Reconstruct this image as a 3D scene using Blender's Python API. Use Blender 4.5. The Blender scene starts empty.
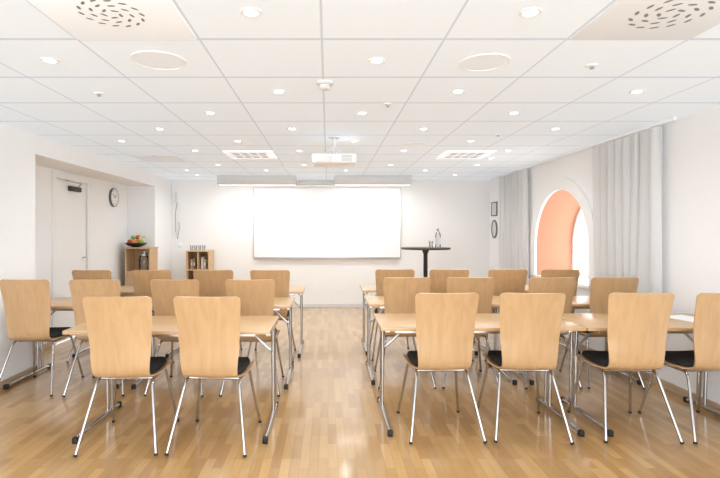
import bpy, bmesh, math, random
from mathutils import Vector, Matrix
random.seed(4)
PI = math.pi
SC = bpy.context.scene
COL = SC.collection
F = 500.0; VX = 328.0; VY = 233.0; H0 = 1.34; HC = 2.29
XL, XR, YB, YF = -2.81, 2.91, 9.0, -1.6

def px(u, d): return (u - VX) * d / F
def pz(v, d): return H0 + (VY - v) * d / F

# ------------------------------------------------------------ materials
def mat(name, color, rough=0.5, metal=0.0, emit=None, es=0.0, coat=0.0, noise=0.0, nscale=8.0, bump=0.0, bscale=60.0, trans=0.0):
    m = bpy.data.materials.new(name); m.use_nodes = True
    nt = m.node_tree; b = nt.nodes['Principled BSDF']
    b.inputs['Base Color'].default_value = (*color, 1); b.inputs['Roughness'].default_value = rough
    b.inputs['Metallic'].default_value = metal; b.inputs['Coat Weight'].default_value = coat
    b.inputs['Transmission Weight'].default_value = trans
    if emit: 
        b.inputs['Emission Color'].default_value = (*emit, 1); b.inputs['Emission Strength'].default_value = es
    tc = nt.nodes.new('ShaderNodeTexCoord')
    if noise > 0:
        n = nt.nodes.new('ShaderNodeTexNoise'); n.inputs['Scale'].default_value = nscale; n.inputs['Detail'].default_value = 4
        r = nt.nodes.new('ShaderNodeMix'); r.data_type = 'RGBA'
        r.inputs['A'].default_value = (*[c * (1 - noise) for c in color], 1); r.inputs['B'].default_value = (*[min(1, c * (1 + noise)) for c in color], 1)
        nt.links.new(tc.outputs['Object'], n.inputs['Vector']); nt.links.new(n.outputs['Fac'], r.inputs['Factor'])
        nt.links.new(r.outputs['Result'], b.inputs['Base Color'])
    if bump > 0:
        n2 = nt.nodes.new('ShaderNodeTexNoise'); n2.inputs['Scale'].default_value = bscale
        bp = nt.nodes.new('ShaderNodeBump'); bp.inputs['Strength'].default_value = bump; bp.inputs['Distance'].default_value = 0.004
        nt.links.new(tc.outputs['Object'], n2.inputs['Vector']); nt.links.new(n2.outputs['Fac'], bp.inputs['Height']); nt.links.new(bp.outputs['Normal'], b.inputs['Normal'])
    return m

def wood(name, c1, c2, scale, rough=0.4, coat=0.15):
    m = bpy.data.materials.new(name); m.use_nodes = True
    nt = m.node_tree; b = nt.nodes['Principled BSDF']; L = nt.links.new
    tc = nt.nodes.new('ShaderNodeTexCoord'); mp = nt.nodes.new('ShaderNodeMapping'); mp.inputs['Scale'].default_value = scale
    oi = nt.nodes.new('ShaderNodeObjectInfo'); ad = nt.nodes.new('ShaderNodeVectorMath'); ad.operation = 'ADD'
    ml = nt.nodes.new('ShaderNodeMath'); ml.operation = 'MULTIPLY'; ml.inputs[1].default_value = 17.0
    L(oi.outputs['Random'], ml.inputs[0]); L(tc.outputs['Object'], ad.inputs[0]); L(ml.outputs[0], ad.inputs[1]); L(ad.outputs[0], mp.inputs['Vector'])
    n = nt.nodes.new('ShaderNodeTexNoise'); n.inputs['Scale'].default_value = 1.0; n.inputs['Detail'].default_value = 5; n.inputs['Distortion'].default_value = 0.6
    L(mp.outputs[0], n.inputs['Vector'])
    cr = nt.nodes.new('ShaderNodeValToRGB'); cr.color_ramp.elements[0].position = 0.3; cr.color_ramp.elements[1].position = 0.72
    cr.color_ramp.elements[0].color = (*c1, 1); cr.color_ramp.elements[1].color = (*c2, 1)
    L(n.outputs['Fac'], cr.inputs['Fac'])
    hv = nt.nodes.new('ShaderNodeHueSaturation'); mr = nt.nodes.new('ShaderNodeMapRange')
    mr.inputs['To Min'].default_value = 0.93; mr.inputs['To Max'].default_value = 1.05
    L(oi.outputs['Random'], mr.inputs['Value']); L(mr.outputs[0], hv.inputs['Value']); L(cr.outputs[0], hv.inputs['Color'])
    L(hv.outputs[0], b.inputs['Base Color'])
    b.inputs['Roughness'].default_value = rough; b.inputs['Coat Weight'].default_value = coat; b.inputs['Coat Roughness'].default_value = 0.25
    return m

M = {}
FILL_GLOW = (0.80, 0.90, 1.0)  # bluish glow tint added to unlit fixtures to match the glowing ceiling
M['wall'] = mat('wall_paint', (0.92, 0.925, 0.935), 0.75, noise=0.01, nscale=3, bump=0.05, bscale=120)
M['backwall'] = mat('back_wall_paint', (0.90, 0.895, 0.89), 0.7, noise=0.01, nscale=3, bump=0.05, bscale=120)
M['orange'] = mat('salmon_reveal_paint', (0.56, 0.265, 0.165), 0.8, noise=0.04, nscale=5)
M['white'] = mat('white_lacquer', (0.91, 0.91, 0.91), 0.4, noise=0.01)
M['door'] = mat('door_white', (0.92, 0.92, 0.92), 0.45, noise=0.01)
M['plastic'] = mat('white_plastic_glow', (0.86, 0.86, 0.86), 0.4, emit=FILL_GLOW, es=0.04, noise=0.01)  # slight glow added; the plastic is no light source
M['beige'] = mat('beige_metal_panel_glow', (0.66, 0.66, 0.66), 0.5, emit=FILL_GLOW, es=0.20, noise=0.01)  # unlit panel, brightened by added emission
M['whitepanel'] = mat('white_vent_panel_glow', (0.76, 0.76, 0.76), 0.5, emit=FILL_GLOW, es=0.30, noise=0.01)  # emission stands in for light falling on the panel
M['greybox'] = mat('grey_casing', (0.72, 0.72, 0.72), 0.5, noise=0.02)
M['dark'] = mat('dark_slot', (0.05, 0.05, 0.05), 0.6, noise=0.05)
M['clockrim'] = mat('grey_clock_rim', (0.13, 0.13, 0.13), 0.4, noise=0.05)
M['slot'] = mat('vent_slot_grey', (0.24, 0.24, 0.24), 0.6, noise=0.05)
M['slotpale'] = mat('vent_slot_pale_grey', (0.36, 0.36, 0.36), 0.6, noise=0.05)
M['black'] = mat('black_laminate', (0.018, 0.015, 0.014), 0.35, noise=0.1)
M['rubber'] = mat('black_rubber', (0.012, 0.012, 0.013), 0.6, noise=0.1)
M['pad'] = mat('black_fabric', (0.014, 0.014, 0.016), 0.9, noise=0.3, nscale=200, bump=0.3, bscale=500)
M['chrome'] = mat('chrome', (0.54, 0.54, 0.55), 0.16, 1.0, noise=0.02)
M['steel'] = mat('satin_steel', (0.52, 0.52, 0.53), 0.3, 1.0, noise=0.03)
M['board'] = mat('whiteboard_enamel', (0.93, 0.93, 0.93), 0.25, noise=0.003)
M['alu'] = mat('aluminium', (0.62, 0.62, 0.62), 0.35, 0.8, noise=0.02)
M['glow'] = mat('lamp_glow', (1, 0.95, 0.88), 0.4, emit=(1, 0.96, 0.90), es=9.0, noise=0.001)
M['fglow'] = mat('tube_glow', (0.8, 0.8, 0.8), 0.4, emit=(1, 0.97, 0.93), es=0.8, noise=0.001)
M['paper'] = mat('paper', (0.88, 0.88, 0.87), 0.8, noise=0.01)
M['basewood'] = wood('skirting_wood', (0.50, 0.36, 0.24), (0.60, 0.45, 0.31), (4, 2, 60), 0.45)
M['chairwood'] = wood('beech_plywood', (0.53, 0.33, 0.165), (0.61, 0.39, 0.205), (28, 28, 1.6), 0.36, 0.25)
M['tablewood'] = wood('beech_tabletop', (0.54, 0.345, 0.175), (0.62, 0.41, 0.22), (1.8, 34, 34), 0.33, 0.25)
M['cabwood'] = wood('cabinet_wood', (0.60, 0.40, 0.22), (0.68, 0.47, 0.28), (26, 26, 2), 0.45)
M['cabdark'] = wood('cabinet_inside', (0.42, 0.26, 0.13), (0.48, 0.31, 0.17), (26, 26, 2), 0.5)
M['red'] = mat('red_skin', (0.50, 0.10, 0.05), 0.35, noise=0.25)
M['green'] = mat('green_skin', (0.36, 0.46, 0.10), 0.4, noise=0.2)
M['orangefruit'] = mat('orange_peel', (0.75, 0.30, 0.06), 0.5, noise=0.08, bump=0.3, bscale=200)
M['yellow'] = mat('banana_peel', (0.75, 0.58, 0.14), 0.5, noise=0.1)
M['redbook'] = mat('brown_card', (0.34, 0.19, 0.11), 0.6, noise=0.05)
M['bluebook'] = mat('grey_card', (0.40, 0.39, 0.38), 0.6, noise=0.05)
M['cream'] = mat('cream_card', (0.62, 0.52, 0.38), 0.6, noise=0.05)
M['label'] = mat('bottle_label', (0.70, 0.71, 0.71), 0.5, noise=0.05)

def glassmat():
    m = bpy.data.materials.new('clear_glass'); m.use_nodes = True; nt = m.node_tree
    for n in list(nt.nodes): nt.nodes.remove(n)
    o = nt.nodes.new('ShaderNodeOutputMaterial'); t = nt.nodes.new('ShaderNodeBsdfTransparent'); g = nt.nodes.new('ShaderNodeBsdfGlossy')
    g.inputs['Roughness'].default_value = 0.05; t.inputs['Color'].default_value = (0.90, 0.92, 0.92, 1)
    f = nt.nodes.new('ShaderNodeFresnel'); f.inputs['IOR'].default_value = 1.5
    a = nt.nodes.new('ShaderNodeMath'); a.operation = 'ADD'; a.inputs[1].default_value = 0.04
    mx = nt.nodes.new('ShaderNodeMixShader'); nt.links.new(f.outputs[0], a.inputs[0]); nt.links.new(a.outputs[0], mx.inputs[0])
    nt.links.new(t.outputs[0], mx.inputs[1]); nt.links.new(g.outputs[0], mx.inputs[2]); nt.links.new(mx.outputs[0], o.inputs[0])
    return m
M['glass'] = glassmat()

def curtainmat():
    m = mat('curtain_fabric', (0.79, 0.79, 0.79), 0.9, noise=0.03, nscale=40, bump=0.15, bscale=600)
    nt = m.node_tree; b = nt.nodes['Principled BSDF']; o = nt.nodes['Material Output']
    tr = nt.nodes.new('ShaderNodeBsdfTranslucent'); tr.inputs['Color'].default_value = (0.85, 0.85, 0.85, 1)
    mx = nt.nodes.new('ShaderNodeMixShader'); mx.inputs[0].default_value = 0.25
    nt.links.new(b.outputs[0], mx.inputs[1]); nt.links.new(tr.outputs[0], mx.inputs[2]); nt.links.new(mx.outputs[0], o.inputs[0])
    return m
M['curtain'] = curtainmat()

def ceilingmat():
    m = bpy.data.materials.new('ceiling_tiles_fill_glow'); m.use_nodes = True; nt = m.node_tree; b = nt.nodes['Principled BSDF']; L = nt.links.new
    g = nt.nodes.new('ShaderNodeNewGeometry'); s = nt.nodes.new('ShaderNodeSeparateXYZ'); L(g.outputs['Position'], s.inputs[0])
    outs = []
    for ax, off, sc in (('X', 0.03 + 6.0, 1.0), ('Y', -2.45 + 6.0, 0.5)):
        a = nt.nodes.new('ShaderNodeMath'); a.operation = 'ADD'; a.inputs[1].default_value = off; L(s.outputs[ax], a.inputs[0])
        p = nt.nodes.new('ShaderNodeMath'); p.operation = 'PINGPONG'; p.inputs[1].default_value = 0.3; L(a.outputs[0], p.inputs[0])
        q = nt.nodes.new('ShaderNodeMath'); q.operation = 'MULTIPLY'; q.inputs[1].default_value = sc; L(p.outputs[0], q.inputs[0]); outs.append(q)
    mn = nt.nodes.new('ShaderNodeMath'); mn.operation = 'MINIMUM'; L(outs[0].outputs[0], mn.inputs[0]); L(outs[1].outputs[0], mn.inputs[1])
    cr = nt.nodes.new('ShaderNodeValToRGB'); cr.color_ramp.interpolation = 'LINEAR'
    e = cr.color_ramp.elements; e[0].position = 0.0; e[0].color = (0.72, 0.72, 0.72, 1); e[1].position = 0.0065; e[1].color = (1, 1, 1, 1)
    x = e.new(0.0038); x.color = (0.76, 0.76, 0.76, 1)
    L(mn.outputs[0], cr.inputs['Fac'])
    def tint(c):
        mx = nt.nodes.new('ShaderNodeMix'); mx.data_type = 'RGBA'; mx.blend_type = 'MULTIPLY'; mx.inputs['Factor'].default_value = 1
        mx.inputs['A'].default_value = (*c, 1); L(cr.outputs[0], mx.inputs['B']); return mx.outputs['Result']
    n = nt.nodes.new('ShaderNodeTexNoise'); n.inputs['Scale'].default_value = 180; L(g.outputs['Position'], n.inputs['Vector'])
    bp = nt.nodes.new('ShaderNodeBump'); bp.inputs['Strength'].default_value = 0.1; bp.inputs['Distance'].default_value = 0.003
    L(n.outputs['Fac'], bp.inputs['Height']); L(bp.outputs[0], b.inputs['Normal'])
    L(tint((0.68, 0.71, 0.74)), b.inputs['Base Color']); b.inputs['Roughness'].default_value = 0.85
    L(tint((0.74, 0.87, 1.0)), b.inputs['Emission Color']); b.inputs['Emission Strength'].default_value = 0.30  # tiles are no lamp; glow added as soft fill for the room
    return m
M['ceiling'] = ceilingmat()

def floormat():
    m = bpy.data.materials.new('oak_parquet'); m.use_nodes = True; nt = m.node_tree; b = nt.nodes['Principled BSDF']; L = nt.links.new
    g = nt.nodes.new('ShaderNodeNewGeometry'); s = nt.nodes.new('ShaderNodeSeparateXYZ'); c = nt.nodes.new('ShaderNodeCombineXYZ')
    L(g.outputs['Position'], s.inputs[0]); L(s.outputs['Y'], c.inputs['X']); L(s.outputs['X'], c.inputs['Y'])
    br = nt.nodes.new('ShaderNodeTexBrick'); L(c.outputs[0], br.inputs['Vector'])
    br.inputs['Color1'].default_value = (0.415, 0.235, 0.082, 1); br.inputs['Color2'].default_value = (0.59, 0.37, 0.155, 1)
    br.inputs['Mortar'].default_value = (0.31, 0.16, 0.055, 1); br.inputs['Scale'].default_value = 1.0
    br.inputs['Mortar Size'].default_value = 0.0008; br.inputs['Brick Width'].default_value = 0.33; br.inputs['Row Height'].default_value = 0.055
    br.offset = 0.37; br.offset_frequency = 3; br.squash = 1.0
    mp = nt.nodes.new('ShaderNodeMapping'); mp.inputs['Scale'].default_value = (40, 4, 1); L(g.outputs['Position'], mp.inputs['Vector'])
    n = nt.nodes.new('ShaderNodeTexNoise'); n.inputs['Scale'].default_value = 1.0; n.inputs['Detail'].default_value = 6; n.inputs['Distortion'].default_value = 0.8
    L(mp.outputs[0], n.inputs['Vector'])
    mr = nt.nodes.new('ShaderNodeMapRange'); mr.inputs['To Min'].default_value = 0.88; mr.inputs['To Max'].default_value = 1.12; L(n.outputs['Fac'], mr.inputs['Value'])
    hs = nt.nodes.new('ShaderNodeHueSaturation'); L(br.outputs['Color'], hs.inputs['Color']); L(mr.outputs[0], hs.inputs['Value'])
    L(hs.outputs[0], b.inputs['Base Color']); b.inputs['Roughness'].default_value = 0.30
    b.inputs['Coat Weight'].default_value = 0.8; b.inputs['Coat Roughness'].default_value = 0.11
    return m
M['floor'] = floormat()

# ------------------------------------------------------------ mesh helpers
def nb(): return bmesh.new()
def box(bm, x0, x1, y0, y1, z0, z1, bev=0.0, seg=2):
    mt = Matrix.Translation(((x0 + x1) / 2, (y0 + y1) / 2, (z0 + z1) / 2)) @ Matrix.Diagonal((abs(x1 - x0), abs(y1 - y0), abs(z1 - z0), 1))
    r = bmesh.ops.create_cube(bm, size=1.0, matrix=mt)
    if bev > 0:
        es = list({e for v in r['verts'] for e in v.link_edges})
        bmesh.ops.bevel(bm, geom=es, offset=bev, segments=seg, affect='EDGES', profile=0.5)
def fillet(pts, r, n=5):
    pts = [Vector(p) for p in pts]; out = [pts[0]]
    for i in range(1, len(pts) - 1):
        a, b, c = pts[i - 1], pts[i], pts[i + 1]
        d1 = (a - b); d2 = (c - b); k = min(r, d1.length * 0.49, d2.length * 0.49)
        p, q = b + d1.normalized() * k, b + d2.normalized() * k
        for j in range(n + 1):
            t = j / n; out.append(p * (1 - t) ** 2 + b * 2 * t * (1 - t) + q * t * t)
    out.append(pts[-1]); return out
def tube(bm, pts, r, n=10, rad=None):
    pts = [Vector(p) for p in pts]; rings = []
    t0 = (pts[1] - pts[0]).normalized(); up = Vector((0, 0, 1)) if abs(t0.z) < 0.9 else Vector((1, 0, 0))
    nrm = t0.cross(up).normalized()
    for i, p in enumerate(pts):
        t = (pts[min(i + 1, len(pts) - 1)] - pts[max(i - 1, 0)]).normalized()
        nrm = (nrm - t * nrm.dot(t)).normalized(); bn = t.cross(nrm)
        rr = rad[i] if rad else r
        rings.append([bm.verts.new(p + nrm * math.cos(2 * PI * k / n) * rr + bn * math.sin(2 * PI * k / n) * rr) for k in range(n)])
    for a, b in zip(rings, rings[1:]):
        for k in range(n): bm.faces.new((a[k], a[(k + 1) % n], b[(k + 1) % n], b[k]))
    bm.faces.new(rings[0][::-1]); bm.faces.new(rings[-1])
def lathe(bm, prof, n=24, c=(0, 0, 0)):
    rings = []
    for r, z in prof:
        if r < 1e-6: rings.append([bm.verts.new((c[0], c[1], c[2] + z))])
        else: rings.append([bm.verts.new((c[0] + r * math.cos(2 * PI * k / n), c[1] + r * math.sin(2 * PI * k / n), c[2] + z)) for k in range(n)])
    for a, b in zip(rings, rings[1:]):
        for k in range(n):
            k2 = (k + 1) % n
            if len(a) == 1 and len(b) == 1: continue
            if len(a) == 1: bm.faces.new((a[0], b[k], b[k2]))
            elif len(b) == 1: bm.faces.new((a[k], a[k2], b[0]))
            else: bm.faces.new((a[k], a[k2], b[k2], b[k]))
def sheet(bm, grid):
    vs = [[bm.verts.new(p) for p in row] for row in grid]
    fs = []
    for a, b in zip(vs, vs[1:]):
        for k in range(len(a) - 1): fs.append(bm.faces.new((a[k], a[k + 1], b[k + 1], b[k])))
    return fs
def quad(bm, *p): return bm.faces.new([bm.verts.new(q) for q in p])
def obj(name, bm, m, parent=None, sm=True, ang=0.6):
    bmesh.ops.recalc_face_normals(bm, faces=bm.faces[:])
    me = bpy.data.meshes.new(name); bm.to_mesh(me); bm.free(); me.materials.append(m)
    if sm:
        for p in me.polygons: p.use_smooth = True
        me.set_sharp_from_angle(angle=ang)
    o = bpy.data.objects.new(name, me); COL.objects.link(o)
    if parent: o.parent = parent
    return o
def tag(o, label, cat, group=None):
    o['label'] = label; o['category'] = cat
    if group: o['group'] = group
    return o
def thing(name, label, cat, loc=(0, 0, 0), rot=0, group=None):
    o = bpy.data.objects.new(name, None); COL.objects.link(o); o.empty_display_size = 0.1
    o.location = loc; o.rotation_euler = (0, 0, rot) if not isinstance(rot, tuple) else rot
    return tag(o, label, cat, group)
def struct(name, bm, m, parent=None, sm=False):
    o = obj(name, bm, m, parent, sm)
    if not parent: o['kind'] = 'structure'
    return o
def copy_tree(o, parent=None):
    c = o.copy(); COL.objects.link(c)
    if parent: c.parent = parent
    for ch in list(o.children): copy_tree(ch, c)
    return c
def dup(o, loc, rot, label, group=None):
    c = copy_tree(o); c.location = loc; c.rotation_euler = (0, 0, rot) if not isinstance(rot, tuple) else rot
    c['label'] = label
    if group: c['group'] = group
    return c

# ------------------------------------------------------------ room shell
AX = -3.25; A0, A1, AZ = 4.8, 8.12, 2.10
b = nb(); box(b, AX - 0.1, XR + 0.1, YF, YB + 0.1, -0.1, 0); struct('floor', b, M['floor'])
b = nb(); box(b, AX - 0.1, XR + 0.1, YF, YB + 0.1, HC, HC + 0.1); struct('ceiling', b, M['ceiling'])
b = nb(); box(b, XL - 0.1, XR + 0.1, YB, YB + 0.1, 0, HC); struct('wall_back', b, M['backwall'])
b = nb()
box(b, XL - 0.44, XL, YF, A0, 0, HC)
box(b, AX, XL, A0, A1, AZ, HC)
box(b, AX - 0.0, XL, A1, YB, 0, HC)
D0, D1, DZ = 5.95, 6.74, 2.0
box(b, AX - 0.1, AX, A0, D0 - 0.0, 0, HC); box(b, AX - 0.1, AX, D1, A1, 0, HC); box(b, AX - 0.1, AX, D0, D1, DZ, HC)
struct('wall_left', b, M['wall'])
b = nb(); w = 0.07
box(b, AX - 0.02, AX + 0.02, D0 - w, D0, 0, DZ + w, 0.004); box(b, AX - 0.02, AX + 0.02, D1, D1 + w, 0, DZ + w, 0.004); box(b, AX - 0.02, AX + 0.02, D0, D1, DZ, DZ + w, 0.004)
struct('trim_1', b, M['white'])
dr = bpy.data.objects.new('door_1', None); COL.objects.link(dr); dr.location = (AX - 0.03, (D0 + D1) / 2, 0); dr['kind'] = 'structure'
b = nb(); hw = (D1 - D0) / 2; box(b, -0.02, 0.02, -hw, hw, 0.01, DZ, 0.003); struct('door_leaf', b, M['door'], dr)
b = nb(); tube(b, fillet([(0.02, hw - 0.07, 1.02), (0.07, hw - 0.07, 1.02), (0.07, hw - 0.19, 1.02)], 0.02), 0.009)
struct('door_handle', b, M['steel'], dr, True)
t = thing('door_closer', 'dark door closer with folding arm above the white recess door', 'door closer', (AX - 0.01, D1 - 0.35, 1.90))
b = nb(); box(b, 0, 0.05, -0.13, 0.13, -0.03, 0.03, 0.006); obj('body', b, M['dark'], t)
b = nb(); tube(b, [(0.045, 0.05, 0.03), (0.16, -0.10, 0.06), (0.05, -0.26, 0.085)], 0.009); obj('arm', b, M['steel'], t)

# right wall with arched opening
WC, WR, WS, WZ = 6.25, 0.72, 1.16, 0.75; XO = 3.44
b = nb(); ys = [WC + WR * math.cos(PI - PI * i / 32) for i in range(33)]
def az(y, r=WR): return WS + math.sqrt(max(0, r * r - (y - WC) ** 2))
quad(b, (XR, YF, 0), (XR, WC - WR, 0), (XR, WC - WR, HC), (XR, YF, HC)); quad(b, (XR, WC + WR, 0), (XR, YB, 0), (XR, YB, HC), (XR, WC + WR, HC))
for y0, y1 in zip(ys, ys[1:]):
    quad(b, (XR, y0, 0), (XR, y1, 0), (XR, y1, WZ), (XR, y0, WZ)); quad(b, (XR, y0, az(y0)), (XR, y1, az(y1)), (XR, y1, HC), (XR, y0, HC))
bmesh.ops.remove_doubles(b, verts=b.verts[:], dist=1e-5)
struct('wall_right', b, M['wall'])
b = nb()
path = [(WC - WR, WZ)] + [(y, az(y)) for y in ys] + [(WC + WR, WZ)]
sheet(b, [[(XR + 0.0, y, z) for y, z in path], [(XO, y + (0.0), z) for y, z in path]])
struct('trim_2', b, M['orange'], sm=True)
b = nb(); box(b, XR - 0.03, XO, WC - WR + 0.001, WC + WR - 0.001, WZ - 0.03, WZ + 0.005, 0.002); struct('trim_3', b, M['white'])
def archpath(r, zb): return [(WC - r, zb)] + [(WC - r * math.cos(PI * i / 32), WS + r * math.sin(PI * i / 32)) for i in range(33)] + [(WC + r, zb)]
b = nb(); pi_, po = archpath(WR, WZ), archpath(WR + 0.15, WZ)
sheet(b, [[(XR, y, z) for y, z in pi_], [(XR - 0.03, y, z) for y, z in pi_], [(XR - 0.03, y, z) for y, z in po], [(XR, y, z) for y, z in po]])
struct('trim_4', b, M['white'], sm=True)
wn = bpy.data.objects.new('window_1', None); COL.objects.link(wn); wn.location = (XO - 0.04, WC, 0); wn['kind'] = 'structure'
b = nb(); p1 = [(y - WC, z) for y, z in archpath(WR, WZ)]; p2 = [(y - WC, z) for y, z in archpath(WR - 0.04, WZ)]
sheet(b, [[(0.04, y, z) for y, z in p1], [(0, y, z) for y, z in p1], [(0, y, z) for y, z in p2], [(0.04, y, z) for y, z in p2]])
box(b, 0, 0.04, -WR + 0.03, WR - 0.03, WZ + 0.006, WZ + 0.05); box(b, 0, 0.04, -0.025, 0.025, WZ + 0.05, WS + WR - 0.02)
struct('window_frame', b, M['white'], wn)
b = nb(); b.faces.new([b.verts.new((0.02, y, z)) for y, z in p2]); struct('window_pane', b, M['glass'], wn)

# skirtings
b = nb(); box(b, XL, XL + 0.014, YF, A0, 0, 0.07, 0.003); box(b, XL, XL + 0.014, A1, YB, 0, 0.07, 0.003)
box(b, AX, AX + 0.014, A0, D0 - w, 0, 0.07, 0.003); box(b, AX, AX + 0.014, D1 + w, A1, 0, 0.07, 0.003); box(b, AX, XL, A1 - 0.014, A1, 0, 0.07, 0.003); struct('baseboard_left', b, M['basewood'])
b = nb(); box(b, XR - 0.014, XR, YF, YB, 0, 0.07, 0.003); struct('baseboard_right', b, M['basewood'])
b = nb(); box(b, XL + 0.014, XR - 0.014, YB - 0.014, YB, 0, 0.07, 0.003); struct('baseboard_back', b, M['greybox'])

# ------------------------------------------------------------ ceiling fixtures
even = [2.15, 3.35, 4.55, 5.75, 6.95, 8.15]; odd = [3.95, 5.15, 6.35, 7.55]
spots = {}
for y in even: spots[y] = [-1.53, -0.33, 0.87, 2.07]
spots[2.15] = [-0.33, 0.87]; spots[3.35] = [-0.33, 0.87, 2.07]; spots[8.15] = [-2.13, 2.07]
for y in odd: spots[y] = [-2.13, -0.93, 0.27, 1.47]
spots[3.95] = [-0.93, 0.27, 1.47]; spots[2.75] = [-1.53, 0.27]
spots[6.35] = [0.27, 2.07]
proto = None
ordn = ['first', 'second', 'third', 'fourth', 'fifth', 'sixth', 'seventh', 'eighth', 'ninth', 'tenth', 'eleventh']
for ri, y in enumerate(sorted(spots)):
    for ci, x in enumerate(spots[y]):
        lab = 'round white downlight, %s from left in the %s row of ceiling lights' % (ordn[ci], 'nearest' if ri == 0 else ordn[ri] + ' nearest')
        if proto is None:
            proto = thing('downlight', lab, 'ceiling light', (x, y, HC), 0, 'recessed ceiling downlights')
            b = nb(); lathe(b, [(0.029, -0.001), (0.033, -0.006), (0.046, -0.005), (0.049, 0.0), (0.029, 0.0)], 28); obj('trim_ring', b, M['plastic'], proto)
            b = nb(); lathe(b, [(0, -0.003), (0.030, -0.003), (0.030, -0.0005), (0, -0.0005)], 24); obj('lens', b, M['glow'], proto)
        else: dup(proto, (x, y, HC), 0, lab)
        ld = bpy.data.lights.new('downlight_lamp', 'SPOT'); ld.energy = 13.0; ld.spot_size = 2.8; ld.spot_blend = 1.0; ld.shadow_soft_size = 0.06; ld.color = (0.98, 0.99, 1.0)
        lo = bpy.data.objects.new('downlight_lamp', ld); COL.objects.link(lo); lo.location = (x, y, HC - 0.015)

def vent(x, y, label, big, sc):
    t = thing('ceiling_vent', label, 'ceiling vent', (x, y, HC), 0, 'perforated air diffusers in the ceiling')
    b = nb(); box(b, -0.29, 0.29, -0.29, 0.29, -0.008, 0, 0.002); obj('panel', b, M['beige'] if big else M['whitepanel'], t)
    for ring, n in ((0.045, 5), (0.10, 9), (0.155, 14)):
        for k in range(n):
            a = 2 * PI * k / n + ring * 9; b = nb()
            c = Vector((ring * sc * math.cos(a), ring * sc * math.sin(a), -0.0085)); tg = Vector((math.cos(a + 1.2), math.sin(a + 1.2), 0)); nn = Vector((-tg.y, tg.x, 0))
            pts = []
            for j in range(12):
                q = 2 * PI * j / 12; pts.append(b.verts.new(c + tg * 0.022 * sc * math.cos(q) + nn * 0.009 * sc * math.sin(q)))
            b.faces.new(pts); obj('slot', b, M['slot'], t, False)
    return t
vent(-0.93, 2.15, 'white ceiling panel with ring of grey slots, nearest on the left', False, 0.82)
vent(1.47, 2.15, 'beige ceiling panel with ring of grey slots, nearest on the right', True, 0.94)
def grille(x, y, label, m):
    t = thing('ceiling_vent', label, 'ceiling vent', (x, y, HC), 0, 'slotted air panels in the ceiling')
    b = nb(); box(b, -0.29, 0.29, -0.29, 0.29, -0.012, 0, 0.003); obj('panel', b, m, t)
    for i in range(4):
        for j in range(4):
            b = nb(); box(b, -0.2 + j * 0.105, -0.12 + j * 0.105, -0.2 + i * 0.11, -0.15 + i * 0.11, -0.0135, -0.012); obj('slot', b, M['slotpale'], t, False)
M['glowpanel'] = mat('bright_white_vent_panel_glow', (0.88, 0.88, 0.88), 0.5, emit=FILL_GLOW, es=0.45, noise=0.01)  # extra brightness comes from added glow, vents give no light
grille(-0.93, 6.05, 'white slotted ceiling vent panel left of the projector', M['glowpanel'])
grille(1.65, 6.05, 'white slotted ceiling vent panel right of the projector', M['glowpanel'])
t = thing('ceiling_panel', 'plain pale grey ceiling hatch near the left wall', 'ceiling panel', (-2.13, 6.35, HC))
b = nb(); box(b, -0.29, 0.29, -0.29, 0.29, -0.008, 0, 0.002); obj('panel', b, M['beige'], t); b = nb(); box(b, -0.02, 0.02, -0.26, -0.25, -0.012, -0.007); obj('latch', b, M['steel'], t)

def speaker(x, y, r, label):
    t = thing('ceiling_speaker', label, 'speaker', (x, y, HC), 0, 'round ceiling speakers')
    b = nb(); lathe(b, [(r * 0.92, -0.002), (r * 0.93, -0.007), (r * 0.98, -0.006), (r, 0), (r * 0.92, 0)], 48); obj('rim', b, M['plastic'], t)
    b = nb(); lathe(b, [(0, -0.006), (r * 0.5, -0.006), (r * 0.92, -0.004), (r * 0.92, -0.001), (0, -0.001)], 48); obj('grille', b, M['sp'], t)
M['sp'] = mat('speaker_grille_white_glow', (0.68, 0.69, 0.70), 0.6, emit=FILL_GLOW, es=0.24, noise=0.02, nscale=300)  # grille glows only to keep pace with the ceiling's added fill
speaker(-0.93, 2.75, 0.15, 'round white ceiling speaker, nearest on the left')
speaker(0.87, 2.78, 0.14, 'round white ceiling speaker, nearest on the right')
speaker(0.93, 5.35, 0.12, 'small round ceiling speaker right of the projector')
speaker(-0.93, 5.35, 0.12, 'small round ceiling speaker left of the projector')

t = thing('smoke_detector', 'white smoke detector on the ceiling between the two near speakers', 'smoke detector', (px(325, 3.15), 3.15, HC))
b = nb(); lathe(b, [(0, 0), (0.055, 0), (0.055, -0.012), (0.045, -0.02), (0, -0.02)], 28); obj('base', b, M['greybox'], t)
b = nb(); lathe(b, [(0.035, -0.02), (0.036, -0.038), (0.028, -0.048), (0, -0.05)], 24); obj('chamber', b, M['greybox'], t)
def sprinkler(u, v, lab):
    d = F * 0.95 / (VY - v); t = thing('ceiling_sensor', lab, 'sensor', (px(u, d), d, HC), 0, 'small ceiling sensors')
    b = nb(); lathe(b, [(0, 0), (0.034, 0), (0.030, -0.008), (0, -0.010)], 20); obj('plate', b, M['plastic'], t)
    b = nb(); lathe(b, [(0.012, -0.008), (0.012, -0.022), (0, -0.026)], 12); obj('nozzle', b, M['steel'], t)
sprinkler(99, 93, 'small ceiling sprinkler at far left above the chairs'); sprinkler(592, 65, 'small ceiling sprinkler between right vent and right speaker')
sprinkler(388, 104, 'small ceiling sprinkler right of the smoke detector'); sprinkler(498, 106 + 28, 'small ceiling sprinkler at right beyond the middle lights')

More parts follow.
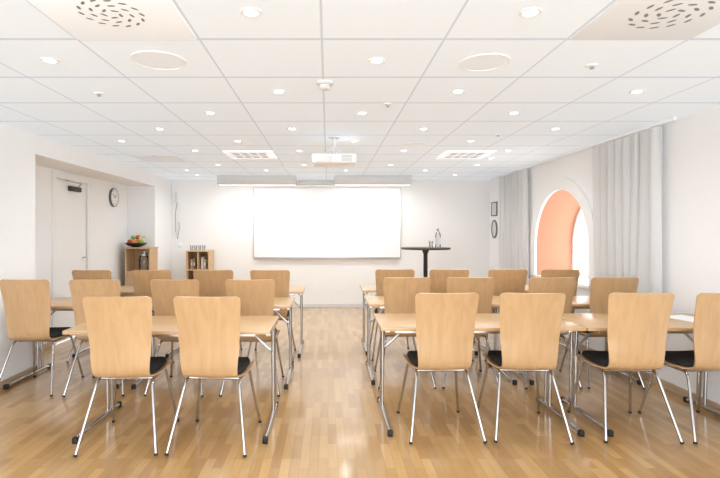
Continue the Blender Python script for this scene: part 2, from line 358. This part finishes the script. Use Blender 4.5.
# projector
t = thing('projector', 'white projector hanging from the ceiling on a short pole', 'projector', (px(334, 4.95), 4.95, HC))
b = nb(); lathe(b, [(0, 0), (0.06, 0), (0.055, -0.012), (0, -0.012)], 24); tube(b, [(0, 0, 0), (0, 0, -0.18)], 0.018); box(b, -0.09, 0.09, -0.05, 0.05, -0.184, -0.172, 0.003)
for s in (-1, 1): tube(b, [(s * 0.02, 0, -0.10), (s * 0.085, 0, -0.177)], 0.006)
obj('ceiling_mount', b, M['greybox'], t)
b = nb(); box(b, -0.215, 0.215, -0.15, 0.15, -0.275, -0.184, 0.018, 4); obj('body', b, M['plastic'], t)
b = nb()
for i in range(5): box(b, 0.07, 0.17, -0.152, -0.149, -0.257 + i * 0.012, -0.253 + i * 0.012)
obj('vent_slots', b, M['slotpale'], t, False)
b = nb(); box(b, -0.18, -0.02, -0.153, -0.149, -0.262, -0.205, 0.001); obj('connector_panel', b, M['greybox'], t)
b = nb(); tube(b, [(-0.08, 0.148, -0.23), (-0.08, 0.175, -0.23)], 0.04, 20); obj('lens', b, M['dark'], t)

# whiteboard, screen case, lamps
BX0, BX1, BZ0, BZ1 = px(254, 8.95), px(400.5, 8.95), pz(257, 8.95), pz(188, 8.95)
t = thing('whiteboard', 'wide white board with thin aluminium frame on the back wall', 'whiteboard', ((BX0 + BX1) / 2, YB, BZ0)); W = (BX1 - BX0) / 2; Hh = BZ1 - BZ0
b = nb(); box(b, -W, W, -0.025, -0.0, 0, Hh); obj('panel', b, M['board'], t)
b = nb(); fr = 0.012
box(b, -W - fr, -W, -0.035, 0, -fr, Hh + fr, 0.003); box(b, W, W + fr, -0.035, 0, -fr, Hh + fr, 0.003); box(b, -W, W, -0.035, 0, -fr, 0, 0.003); box(b, -W, W, -0.035, 0, Hh, Hh + fr, 0.003); obj('frame', b, M['alu'], t)
b = nb(); box(b, -W * 0.98, W * 0.98, -0.065, -0.0, -fr - 0.010, -fr, 0.004); box(b, -W * 0.98, W * 0.98, -0.065, -0.06, -fr - 0.008, -fr + 0.006, 0.002); obj('pen_tray', b, M['alu'], t)
t = thing('projection_screen', 'rolled projection screen in a slim grey case above the whiteboard', 'projection screen', (0, 8.80, pz(183, 8.8)))
b = nb(); tube(b, [(BX0 + 0.1, 0, 0), (BX1 - 0.1, 0, 0)], 0.035, 16); obj('case', b, M['greybox'], t)
b = nb(); box(b, BX0 + 0.2, BX1 - 0.2, -0.006, 0.006, -0.055, -0.03, 0.002); obj('bottom_bar', b, M['alu'], t)
for x in (BX0 + 0.3, BX1 - 0.3):
    b = nb(); box(b, x - 0.015, x + 0.015, -0.02, 0.2, 0.02, 0.05, 0.003); obj('bracket', b, M['greybox'], t)
for u0, u1, side in ((217, 296, 'left'), (334, 412, 'right')):
    d = 8.2; x0, x1 = px(u0, d), px(u1, d); zb, zt = pz(184.5, d), pz(175.5, d)
    t = thing('board_light', 'long grey box lamp under the ceiling above the %s half of the whiteboard' % side, 'ceiling light', ((x0 + x1) / 2, d, zb), 0, 'long box lamps over the whiteboard')
    hw = (x1 - x0) / 2; hh = zt - zb
    b = nb(); box(b, -hw, hw, 0, 0.20, 0.0, hh, 0.006); obj('casing', b, M['greybox'], t)
    b = nb(); box(b, -hw + 0.02, hw - 0.02, 0.03, 0.17, -0.004, 0.002); obj('diffuser', b, M['fglow'], t)
    for s in (-0.8, 0.8):
        b = nb(); tube(b, [(s * hw, 0.1, hh - 0.01), (s * hw, 0.1, HC - zb)], 0.006); obj('hanger', b, M['steel'], t)
    ld = bpy.data.lights.new('board_lamp', 'AREA'); ld.shape = 'RECTANGLE'; ld.size = 1.25; ld.size_y = 0.1; ld.energy = 9.5; ld.color = (1, 0.99, 0.97)
    lo = bpy.data.objects.new('board_lamp', ld); COL.objects.link(lo); lo.location = ((x0 + x1) / 2, d + 0.13, zb - 0.02); lo.rotation_euler = (0.25, 0, 0)

# ------------------------------------------------------------ curtains
XC = XR - 0.075
def curtain(y0, y1, zb, folds, label, seed):
    rnd = random.Random(seed); x = XC
    t = thing('curtain', label, 'curtain', (x, (y0 + y1) / 2, 0), 0, 'pale grey curtains on the right wall')
    n = folds * 14; hy = (y1 - y0) / 2; ph = [rnd.uniform(-1.1, 1.1) for _ in range(folds + 2)]; am = [rnd.uniform(0.45, 1.15) for _ in range(folds + 2)]
    rows = []; ztop = HC - 0.035
    for r in range(21):
        f = r / 20; z = ztop + (zb - ztop) * f; row = []
        for i in range(n + 1):
            u = i / n; k = u * folds; w1 = (k % 1); p = ph[int(k)] * (1 - w1) + ph[int(k) + 1] * w1; a_ = am[int(k)] * (1 - w1) + am[int(k) + 1] * w1
            amp = 0.034 * (0.5 + 0.5 * math.sqrt(f)) * (1 + (a_ - 1) * f)
            s = math.sin(2 * PI * k + p * f * 1.6)
            row.append((amp * s + 0.009 * (1 - f) * math.sin(4 * PI * k + p * 3), -hy + 2 * hy * u * 1.0 + 0.018 * math.cos(2 * PI * k + p) + 0.03 * f * math.sin(3 * u + seed), z))
        rows.append(row)
    b = nb(); fs = sheet(b, rows); obj('drape', b, M['curtain'], t, ang=3)
    for i in range(folds): 
        yy = -hy + 2 * hy * (i + 0.5) / folds; b = nb(); tube(b, [(0, yy, HC - 0.055), (0, yy, HC - 0.028)], 0.004, 6); obj('hook', b, M['plastic'], t)
curtain(4.25, 5.32, 0.55, 8, 'pale grey curtain nearer the viewer, right of the arched window', 2)
curtain(7.12, 8.25, 0.55, 8, 'pale grey curtain farther away, left of the arched window', 5)
t = thing('curtain_rail', 'thin white curtain rail along the ceiling by the right wall', 'curtain rail', (XC, 6.3, HC))
b = nb(); box(b, -0.014, 0.014, -2.2, 2.3, -0.028, 0, 0.003); obj('rail', b, M['white'], t)
b = nb(); box(b, -0.016, 0.016, -2.215, -2.2, -0.03, 0, 0.002); obj('end_cap', b, M['plastic'], t)

# ------------------------------------------------------------ chair
def catmull(P, n=6):
    P = [Vector(p) for p in P]; out = []
    for i in range(len(P) - 1):
        p0, p1, p2, p3 = P[max(i - 1, 0)], P[i], P[i + 1], P[min(i + 2, len(P) - 1)]
        for j in range(n):
            t = j / n; out.append(0.5 * ((2 * p1) + (p2 - p0) * t + (2 * p0 - 5 * p1 + 4 * p2 - p3) * t * t + (3 * p1 - p0 - 3 * p2 + p3) * t ** 3))
    out.append(P[-1]); return out
BACK = [(-0.160, 0.450), (-0.185, 0.466), (-0.203, 0.50), (-0.214, 0.56), (-0.226, 0.66), (-0.246, 0.78), (-0.270, 0.88), (-0.292, 0.960)]
SEAT = [(-0.160, 0.450), (-0.12, 0.440), (0.0, 0.436), (0.12, 0.443), (0.19, 0.447), (0.225, 0.440), (0.245, 0.420)]
def shell(P, hwf, curvef, rnd_end, nc=18, nn=6):
    C = catmull([(0, p[0], p[1]) for p in P], nn)
    L = [0]
    for a, c in zip(C, C[1:]): L.append(L[-1] + (c - a).length)
    T = L[-1]; rows = []; ex = []
    for k in range(1, 7):
        s = T - rnd_end * (1 - math.sin(PI / 2 * k / 7)) 
        for i in range(len(C) - 1):
            if L[i] <= s <= L[i + 1]:
                f = (s - L[i]) / (L[i + 1] - L[i]); ex.append((C[i].lerp(C[i + 1], f), s)); break
    samples = [(C[i], L[i]) for i in range(len(C))]
    samples = sorted([q for q in samples if q[1] < T - rnd_end or q[1] == T] + ex, key=lambda q: q[1])
    for p, s in samples:
        hw = hwf(s / T); q = s - (T - rnd_end)
        if q > 0: hw = hw - rnd_end + math.sqrt(max(0, rnd_end ** 2 - q * q))
        row = []
        for j in range(nc + 1):
            u = -1 + 2 * j / nc; dy, dz = curvef(s / T, u * hw / 0.2); row.append((u * hw, p.y + dy, p.z + dz))
        rows.append(row)
    b = nb(); fs = sheet(b, rows); bmesh.ops.recalc_face_normals(b, faces=b.faces[:])
    bmesh.ops.solidify(b, geom=b.faces[:], thickness=0.011); return b
def make_chair(label, group):
    t = thing('chair', label, 'chair', (0, 0, 0), 0, group)
    bk = shell(BACK, lambda s: 0.168 + 0.037 * s, lambda s, u: (0.034 * min(1, s * 2.5) * u * u, 0.010 * (1 - min(1, s * 2.5)) * u * u), 0.032)
    obj('backrest', bk, M['chairwood'], t, ang=0.9)
    st = shell(SEAT, lambda s: 0.168 + 0.032 * min(1, s * 3), lambda s, u: (0, 0.010 * u * u), 0.05)
    obj('seat', st, M['chairwood'], t, ang=0.9)
    b = nb(); n = 20; hw = 0.182; ya, yb = -0.148, 0.215
    def sz(y):
        C = catmull([(0, p[0], p[1]) for p in SEAT], 6)
        for a, c in zip(C, C[1:]):
            if a.y <= y <= c.y: return a.z + (c.z - a.z) * (y - a.y) / (c.y - a.y)
        return 0.44
    g1 = []; g0 = []
    for i in range(n + 1):
        v = -1 + 2 * i / n; v2 = math.copysign(abs(v) ** 0.6, v); r1 = []; r0 = []
        for j in range(n + 1):
            u = -1 + 2 * j / n; u2 = math.copysign(abs(u) ** 0.6, u)
            k = (1 - abs(u2) ** 8) * (1 - abs(v2) ** 8); rr = 1 - 0.12 * (abs(u2 * v2) ** 4); x = u2 * hw * rr; yy = (ya + yb) / 2 + v2 * rr * (yb - ya) / 2
            zz = sz(yy) + 0.010 * (x / 0.2) ** 2 + 0.007
            r1.append((x, yy, zz + 0.010 + 0.022 * max(0, k) ** 0.5)); r0.append((x, yy, zz))
        g1.append(r1); g0.append(r0)
    sheet(b, g1); sheet(b, g0)
    ring = lambda g: g[0] + [r[-1] for r in g[1:]] + g[-1][::-1][1:] + [r[0] for r in g[::-1][1:]]
    sheet(b, [ring(g1), ring(g0)]); bmesh.ops.remove_doubles(b, verts=b.verts[:], dist=1e-5)
    pd = obj('seat_pad', b, M['pad'], t, ang=1.2); pd['label'] = 'black fabric seat pad'
    for s in (-1, 1):
        for pts in ([(s * 0.168, 0.0, 0.418), (s * 0.168, -0.13, 0.418), (s * 0.238, -0.285, 0.006)], [(s * 0.168, 0.0, 0.418), (s * 0.168, 0.16, 0.418), (s * 0.225, 0.27, 0.006)]):
            b = nb(); tube(b, fillet(pts, 0.045, 6), 0.0095, 12); lg = obj('leg', b, M['chrome'], t); lg['label'] = 'bent chrome tube leg'
            d = (Vector(pts[2]) - Vector(pts[1])).normalized(); e = Vector(pts[2])
            b = nb(); tube(b, [e - d * 0.014, e], 0.0115, 12)
            for v in b.verts: v.co.z = max(v.co.z, 0.0)
            obj('foot_cap', b, M['rubber'], lg)
    b = nb()
    for y in (-0.09, 0.12): tube(b, [(-0.168, y, 0.418), (0.168, y, 0.418)], 0.009, 10)
    obj('seat_frame', b, M['chrome'], t)
    return t

rows = [('left', 'nearest', 3.27, 2.99, [(208, -0.05), (114, 0.04)]),
        ('left', 'middle', 4.36, 4.10, [(250, 0.0), (176, -0.05), (93, 0.05), (24, 0.0)]),
        ('left', 'farthest', 5.42, 5.16, [(270, 0.0), (212, 0.05), (151, 0.0), (92, -0.02)]),
        ('right', 'nearest', 3.45, 3.19, [(446, 0.03), (535, -0.06), (643, -0.03), (727, 0.04)]),
        ('right', 'middle', 4.56, 4.30, [(407, 0.0), (472, -0.04), (552, 0.02), (615, 0.0)]),
        ('right', 'farthest', 5.50, 5.24, [(395, 0.0), (450, -0.03), (508, 0.0), (560, 0.03)])]
proto = None
for side, rn, oy, bd, lst in rows:
    for i, (u, rz) in enumerate(lst):
        pos = ['next to the aisle', 'second from the aisle', 'third from the aisle', 'outermost by the wall'][i]
        if rn == 'nearest' and side == 'left' and i == 1: pos = 'outer of the two'
        lab = 'beech chair with chrome legs, %s %s row, %s' % (rn, side, pos)
        grp = 'beech chairs at the tables'
        xx = px(u, bd)
        if proto is None: proto = make_chair(lab, grp); proto.location = (xx, oy, 0); proto.rotation_euler = (0, 0, rz)
        else: dup(proto, (xx, oy, 0), rz, lab)

# ------------------------------------------------------------ tables
def make_table(x0, x1, yn, label, lo=0.06, ro=0.06, top=0.70):
    cx = (x0 + x1) / 2; hw = (x1 - x0) / 2; t = thing('folding_table', label, 'table', (cx, yn + 0.3, 0), 0, 'narrow folding tables in rows')
    b = nb(); box(b, -hw, hw, -0.3, 0.3, top - 0.025, top, 0.004); obj('tabletop', b, M['tablewood'], t)
    for y in (-0.24, 0.24):
        b = nb(); box(b, -hw + 0.10, hw - 0.10, y - 0.012, y + 0.012, top - 0.05, top - 0.025, 0.002); obj('under_rail', b, M['steel'], t)
    for s, off in ((-1, lo), (1, ro)):
        xl = s * (hw - off); zt = top - 0.026
        b = nb()
        for y in (0.09, 0.16): tube(b, [(xl, y, 0.035), (xl, y - 0.03, zt)], 0.0125, 12)
        box(b, xl - 0.018, xl + 0.018, -0.25, 0.25, zt - 0.02, zt, 0.003)
        lg = obj('leg', b, M['chrome'], t); lg['label'] = 'twin chrome tube leg'
        b = nb(); tube(b, fillet([(xl, -0.38, 0.022), (xl, -0.30, 0.030), (xl, 0.20, 0.030), (xl, 0.28, 0.022)], 0.05), 0.0155, 12); obj('foot_bar', b, M['chrome'], lg)
        for y0, y1 in ((-0.40, -0.365), (0.265, 0.30)):
            b = nb(); box(b, xl - 0.017, xl + 0.017, y0, y1, 0.0, 0.040, 0.006); obj('foot_cap', b, M['rubber'], lg)
        b = nb(); tube(b, fillet([(xl, 0.11, 0.46), (xl - s * 0.05, 0.11, 0.50), (xl - s * 0.22, 0.11, zt - 0.01)], 0.04), 0.009, 10); obj('brace', b, M['steel'], lg)
    return t
make_table(-1.74, -0.38, 3.27, 'folding table with beech top, nearest row left of the aisle', 0.13, 0.02)
make_table(-1.73, -0.33, 4.38, 'folding table with beech top, middle row left, next to the aisle', 0.06, 0.03)
make_table(-2.79, -1.74, 4.38, 'folding table with beech top, middle row left, against the left wall', 0.025, 0.08)
make_table(-1.66, -0.27, 5.46, 'folding table with beech top, farthest row left, next to the aisle', 0.11, 0.04)
make_table(-2.76, -1.67, 5.46, 'folding table with beech top, farthest row left, outer one', 0.03, 0.06)
make_table(0.36, 1.75, 3.38, 'folding table with beech top, nearest row right, next to the aisle', 0.05, 0.08)
make_table(1.76, 2.88, 3.38, 'folding table with beech top, nearest row right, by the wall', 0.10, 0.04)
make_table(0.37, 1.75, 4.50, 'folding table with beech top, middle row right, next to the aisle', 0.03, 0.10)
make_table(1.76, 2.775, 4.50, 'folding table with beech top, middle row right, below the near curtain', 0.04, 0.02)
make_table(0.39, 1.75, 5.58, 'folding table with beech top, farthest row right, next to the aisle', 0.04, 0.12)
make_table(1.76, 2.775, 5.58, 'folding table with beech top, farthest row right, below the arched window', 0.04, 0.02)
b = nb(); box(b, -0.105, 0.105, -0.148, 0.148, 0, 0.004); o = obj('paper', b, M['paper'], None, False); o.location = (2.68, 3.72, 0.7005); o.rotation_euler = (0, 0, 0.2); tag(o, 'white sheet of paper on the nearest right table by the wall', 'paper')

# ------------------------------------------------------------ bistro table, bottle
bx, by = px(425.5, 7.6), 7.6; bz = pz(247.5, 7.6)
t = thing('bistro_table', 'tall round black table on a pedestal before the back wall', 'table', (bx, by, 0))
b = nb(); lathe(b, [(0, bz - 0.03), (0.36, bz - 0.03), (0.372, bz - 0.024), (0.372, bz - 0.006), (0.366, bz), (0, bz)], 48); obj('tabletop', b, M['black'], t)
b = nb(); lathe(b, [(0, 0.03), (0.035, 0.03), (0.032, 0.1), (0.032, bz - 0.10), (0.06, bz - 0.032), (0, bz - 0.032)], 20); obj('pole', b, M['black'], t)
b = nb(); lathe(b, [(0, 0), (0.26, 0), (0.262, 0.012), (0.10, 0.03), (0.035, 0.06), (0, 0.06)], 36); obj('base', b, M['black'], t)
t = thing('water_bottle', 'clear glass water bottle standing on the tall black table', 'bottle', (px(438, 7.55), 7.55, bz))
b = nb(); lathe(b, [(0, 0.002), (0.038, 0.002), (0.040, 0.01), (0.040, 0.19), (0.036, 0.215), (0.018, 0.24), (0.016, 0.265), (0, 0.265)], 24); obj('body', b, M['glass'], t)
b = nb(); lathe(b, [(0.018, 0.258), (0.018, 0.285), (0, 0.286)], 16); obj('cap', b, M['slotpale'], t)
b = nb(); lathe(b, [(0.0405, 0.05), (0.0405, 0.15)], 24); obj('label_band', b, M['label'], t)
def glass(x, y, z, lab, grp=None, r=0.032, h=0.10):
    t = thing('drinking_glass', lab, 'glass', (x, y, z), 0, grp)
    b = nb(); lathe(b, [(0, 0.001), (r * 0.8, 0.001), (r, h), (r * 0.93, h), (r * 0.75, 0.01), (0, 0.01)], 20); obj('bowl', b, M['glass'], t)
glass(px(431, 7.5), 7.5, bz, 'small clear drinking glass beside the bottle on the black table')

# ------------------------------------------------------------ cabinet with fruit
CY = 7.72; CD = 0.35
cx0, cx1 = px(125, CY), px(150, CY); cw = (cx1 - cx0) / 2; ct = pz(247.5, CY); ccx = (cx0 + cx1) / 2
t = thing('cabinet', 'tall narrow wood cabinet with an open niche, fruit bowl on top', 'cabinet', (ccx, CY, 0))
b = nb(); box(b, -cw, -cw + 0.02, 0, CD, 0, ct - 0.02); box(b, cw - 0.02, cw, 0, CD, 0, ct - 0.02); box(b, -cw + 0.02, cw - 0.02, CD - 0.02, CD, 0, ct - 0.02)
box(b, -cw + 0.02, cw - 0.02, 0.01, CD - 0.02, 0.05, 0.07); box(b, -cw + 0.02, cw - 0.02, 0.0, CD - 0.02, 0.73, 0.75); obj('body', b, M['cabwood'], t)
b = nb(); box(b, -cw - 0.01, cw + 0.01, -0.015, CD + 0.01, ct - 0.02, ct, 0.003); obj('top', b, M['cabwood'], t)
b = nb(); box(b, -cw + 0.022, cw - 0.022, -0.004, 0.01, 0.072, 0.728, 0.002); d1 = obj('door', b, M['cabwood'], t)
b = nb(); lathe(b, [(0, 0), (0.011, 0.004), (0.011, 0.014), (0, 0.018)], 14)
for v in b.verts: v.co = Vector((v.co.x + 0.12, -0.004 - v.co.z, v.co.y + 0.62))
obj('knob', b, M['steel'], d1)
t = thing('glass_jar', 'clear glass jar with steel lid inside the cabinet niche', 'jar', (ccx + 0.06, CY + 0.12, 0.75))
b = nb(); lathe(b, [(0, 0.002), (0.07, 0.002), (0.08, 0.02), (0.08, 0.20), (0.06, 0.24), (0, 0.24)], 28); obj('body', b, M['glass'], t)
b = nb(); lathe(b, [(0.062, 0.235), (0.062, 0.265), (0.02, 0.275), (0.018, 0.30), (0, 0.302)], 24); obj('lid', b, M['steel'], t)
fb = Vector((px(136, 7.88), 7.88, ct))
t = thing('fruit_bowl', 'dark round bowl full of fruit on the light wood cabinet', 'bowl', fb)
b = nb(); lathe(b, [(0, 0), (0.06, 0), (0.07, 0.01), (0.13, 0.03), (0.165, 0.065), (0.158, 0.065), (0.12, 0.035), (0.06, 0.018), (0, 0.016)], 36); obj('bowl_body', b, M['black'], t)
b = nb(); lathe(b, [(0.155, 0.063), (0.160, 0.069), (0.168, 0.063)], 36); obj('rim', b, M['dark'], t)
def fruit(name, cat, lab, dx, dy, dz, r, m, sq=1.0):
    t = thing(name, lab, cat, fb + Vector((dx, dy, dz)), 0, 'fruit in the bowl')
    b = nb(); lathe(b, [(0, -r * 0.86 * sq)] + [(r * math.sin(PI * i / 12) * (1 + 0.06 * math.cos(PI * i / 12)), -r * sq * math.cos(PI * i / 12) * (1 - 0.10 * (abs(math.cos(PI * i / 12)) ** 6))) for i in range(1, 12)] + [(0, r * 0.82 * sq)], 20); obj('flesh', b, m, t)
    b = nb(); tube(b, [(0, 0, r * 0.78 * sq), (0.003, 0, r * sq * 1.1)], 0.003, 6); obj('stem', b, M['dark'], t)
fruit('apple', 'apple', 'red apple at the left of the fruit bowl', -0.095, 0.0, 0.082, 0.042, M['red'])
fruit('orange', 'orange', 'orange at the front middle of the fruit bowl', -0.005, -0.055, 0.08, 0.043, M['orangefruit'])
fruit('apple', 'apple', 'green apple at the right of the fruit bowl', 0.09, -0.01, 0.082, 0.042, M['green'])
fruit('orange', 'orange', 'orange at the back of the fruit bowl', 0.0, 0.065, 0.085, 0.043, M['orangefruit'])
fruit('apple', 'apple', 'green apple on top of the fruit pile', -0.05, 0.01, 0.153, 0.036, M['green'])
fruit('apple', 'apple', 'red apple on top of the fruit pile', 0.028, 0.005, 0.158, 0.036, M['red'])
t = thing('banana', 'yellow banana lying at the right edge of the fruit pile', 'banana', fb + Vector((0.095, 0.01, 0.145)), 1.3, 'fruit in the bowl')
b = nb(); P = [(-0.08 + 0.16 * i / 10, 0, 0.03 * math.sin(PI * i / 10)) for i in range(11)]; tube(b, P, 0.016, 10, [0.006, 0.012, 0.016, 0.017, 0.018, 0.018, 0.018, 0.017, 0.015, 0.010, 0.005]); obj('peel', b, M['yellow'], t)
b = nb(); tube(b, [(0.078, 0, 0.001), (0.10, 0, -0.002)], 0.005, 6); obj('stem', b, M['green'], t)

# low shelf unit
d = 8.62; sx0, sx1 = px(186, d), -2.045; sw = (sx1 - sx0) / 2; st_ = pz(250.5, d); scx = (sx0 + sx1) / 2
t = thing('shelf_unit', 'small open wooden shelf unit standing against the back wall', 'shelf', (scx, d, 0))
for x0, x1 in ((-sw, -sw + 0.025), (sw - 0.025, sw)):
    b = nb(); box(b, x0, x1, 0, 0.35, 0, st_ - 0.025); obj('side_panel', b, M['cabwood'], t)
b = nb(); box(b, -sw, sw, -0.005, 0.355, st_ - 0.025, st_, 0.002); obj('top', b, M['cabwood'], t)
b = nb(); box(b, -sw + 0.025, sw - 0.025, 0.335, 0.35, 0.02, st_ - 0.025); obj('back_panel', b, M['cabdark'], t)
for z in (0.05, 0.37, 0.69):
    b = nb(); box(b, -sw + 0.025, sw - 0.025, 0.005, 0.335, z, z + 0.02); obj('shelf_board', b, M['cabwood'], t)
for z0, z1 in ((0.07, 0.37), (0.39, 0.69), (0.71, st_ - 0.025)):
    b = nb(); box(b, -0.01, 0.01, 0.005, 0.335, z0, z1); obj('divider', b, M['cabwood'], t)
k = 0
for sxx, lvl, cols in ((-1, 0.71, ['cream', 'redbook']), (1, 0.71, ['paper', 'cream']), (1, 0.39, ['bluebook'])):
    names = {'redbook': 'brown', 'paper': 'white', 'bluebook': 'grey', 'cream': 'cream'}
    for q, c in enumerate(cols):
        x = sxx * 0.092 - 0.04 + q * 0.045
        t = thing('binder', '%s binder in the %s %s compartment of the wooden shelf unit' % (names[c], 'upper' if lvl > 0.5 else 'middle', 'left' if sxx < 0 else 'right'), 'binder', (scx + x, d + 0.10, lvl), 0, 'binders in the shelf unit')
        b = nb(); box(b, -0.019, 0.019, 0, 0.20, 0.0, 0.17 + 0.02 * ((k * 7) % 3), 0.003); obj('cover', b, M[c], t)
        b = nb(); box(b, -0.012, 0.012, -0.0015, 0.001, 0.06, 0.12); obj('spine_label', b, M['paper'], t, False); k += 1
for i, x in enumerate((-0.14, -0.07, 0.0, 0.07)):
    glass(scx + x, d + 0.14, st_, 'small upturned glass on the shelf unit, %s from the left' % ordn[i], 'glasses on the shelf unit', 0.028, 0.085)

# clock on recess wall
t = thing('wall_clock', 'round wall clock with grey rim and pale face in the left recess', 'clock', (AX, 7.55, pz(197.5, 7.55)), (0, PI / 2, 0))
R_ = 0.14
b = nb(); lathe(b, [(0, 0), (R_, 0), (R_, 0.03), (R_ - 0.009, 0.034), (R_ - 0.010, 0.028)], 48); obj('rim', b, M['clockrim'], t)
b = nb(); lathe(b, [(0, 0.030), (R_ - 0.0095, 0.030)], 48); obj('face', b, M['paper'], t, False)
b = nb()
for k in range(12):
    a = PI / 6 * k; m0 = Matrix.Rotation(a, 4, 'Z'); n0 = len(b.verts); box(b, 0.100, 0.117, -0.003, 0.003, 0.0305, 0.032); b.verts.ensure_lookup_table()
    for v in b.verts[n0:]: v.co = m0 @ v.co
obj('hour_marks', b, M['dark'], t, False)
for nm, L_, a, wd in (('hour_hand', 0.06, PI - 0.9, 0.005), ('minute_hand', 0.09, PI + 1.0, 0.0035)):
    b = nb(); box(b, -0.01, L_, -wd, wd, 0.033, 0.035); 
    for v in b.verts: v.co = Matrix.Rotation(a, 4, 'Z') @ v.co
    obj(nm, b, M['dark'], t, False)

# wall phone & switch at back left
t = thing('wall_phone', 'white wall phone with hanging cord left of the back wall', 'phone', (px(177, 8.97), YB, pz(197, 8.97)))
b = nb(); box(b, -0.04, 0.04, -0.035, 0, -0.10, 0.09, 0.008); obj('base', b, M['plastic'], t)
b = nb(); box(b, -0.028, 0.018, -0.065, -0.035, -0.09, 0.085, 0.012); obj('handset', b, M['greybox'], t)
b = nb(); tube(b, [(0.0, -0.02, -0.10), (-0.03, -0.03, -0.3), (-0.02, -0.03, -0.62), (0.01, -0.03, -0.75), (0.04, -0.02, -0.55), (0.03, -0.015, -0.45)], 0.006, 8); obj('cord', b, M['slotpale'], t)
t = thing('wall_switch', 'small white double switch on the back wall under the phone', 'switch', (px(180, 8.97), YB, pz(245, 8.97)))
b = nb(); box(b, -0.04, 0.04, -0.012, 0, -0.04, 0.04, 0.004); obj('plate', b, M['plastic'], t); b = nb(); box(b, -0.022, 0.022, -0.018, -0.012, -0.025, 0.025, 0.003); obj('rocker', b, M['white'], t)

# pictures on far right wall
d = 8.72; hw = 0.14; hh = 7 * d / F
t = thing('picture_frame', 'small dark rectangular picture frame on the right wall, beside the far curtain', 'picture', (XR, d, pz(209, d)), 0)
b = nb(); e = 0.018; box(b, -0.02, 0, -hw, -hw + e, -hh, hh, 0.003); box(b, -0.02, 0, hw - e, hw, -hh, hh, 0.003); box(b, -0.02, 0, -hw + e, hw - e, -hh, -hh + e, 0.003); box(b, -0.02, 0, -hw + e, hw - e, hh - e, hh, 0.003); obj('frame', b, M['clockrim'], t)
b = nb(); box(b, -0.012, -0.002, -hw + 0.014, hw - 0.014, -hh + 0.014, hh - 0.014); obj('print', b, M['greybox'], t, False)
t = thing('picture_frame', 'small oval dark picture frame on the right wall, below the rectangular one', 'picture', (XR, d, pz(229, d)), (0, -PI / 2, 0))
b = nb(); lathe(b, [(1, 0), (1, 0.018), (0.86, 0.020), (0.84, 0.01)], 40)
for v in b.verts: v.co.x *= 0.16; v.co.y *= 0.14
obj('frame', b, M['clockrim'], t)
b = nb(); lathe(b, [(0, 0.008), (0.88, 0.008)], 40)
for v in b.verts: v.co.x *= 0.16; v.co.y *= 0.14
obj('print', b, M['greybox'], t, False)

# ------------------------------------------------------------ light, world, camera
wd = bpy.data.worlds.new('World'); SC.world = wd; wd.use_nodes = True; nt = wd.node_tree
bg = nt.nodes['Background']; bg.inputs['Color'].default_value = (0.91, 0.965, 1.0, 1); bg.inputs['Strength'].default_value = 4.8
ld = bpy.data.lights.new('daylight', 'AREA'); ld.shape = 'RECTANGLE'; ld.size = 2.0; ld.size_y = 2.0; ld.energy = 200; ld.color = (0.96, 0.985, 1.0)
lo = bpy.data.objects.new('daylight', ld); COL.objects.link(lo); lo.location = (5.4, 7.4, 2.0); lo.rotation_euler = (Vector((5.4, 7.4, 2.0)) - Vector((3.2, 6.3, 1.3))).to_track_quat('Z', 'Y').to_euler()
cd = bpy.data.cameras.new('Camera'); cd.sensor_width = 36; cd.lens = 25.0; cd.shift_x = 32 / 720; cd.shift_y = -6 / 720; cd.clip_start = 0.05
co = bpy.data.objects.new('Camera', cd); COL.objects.link(co); co.location = (0, 0, H0); co.rotation_euler = (PI / 2, 0, 0); SC.camera = co
SC.view_settings.view_transform = 'Standard'
SC.view_settings.look = 'None'
SC.view_settings.exposure = 0.16
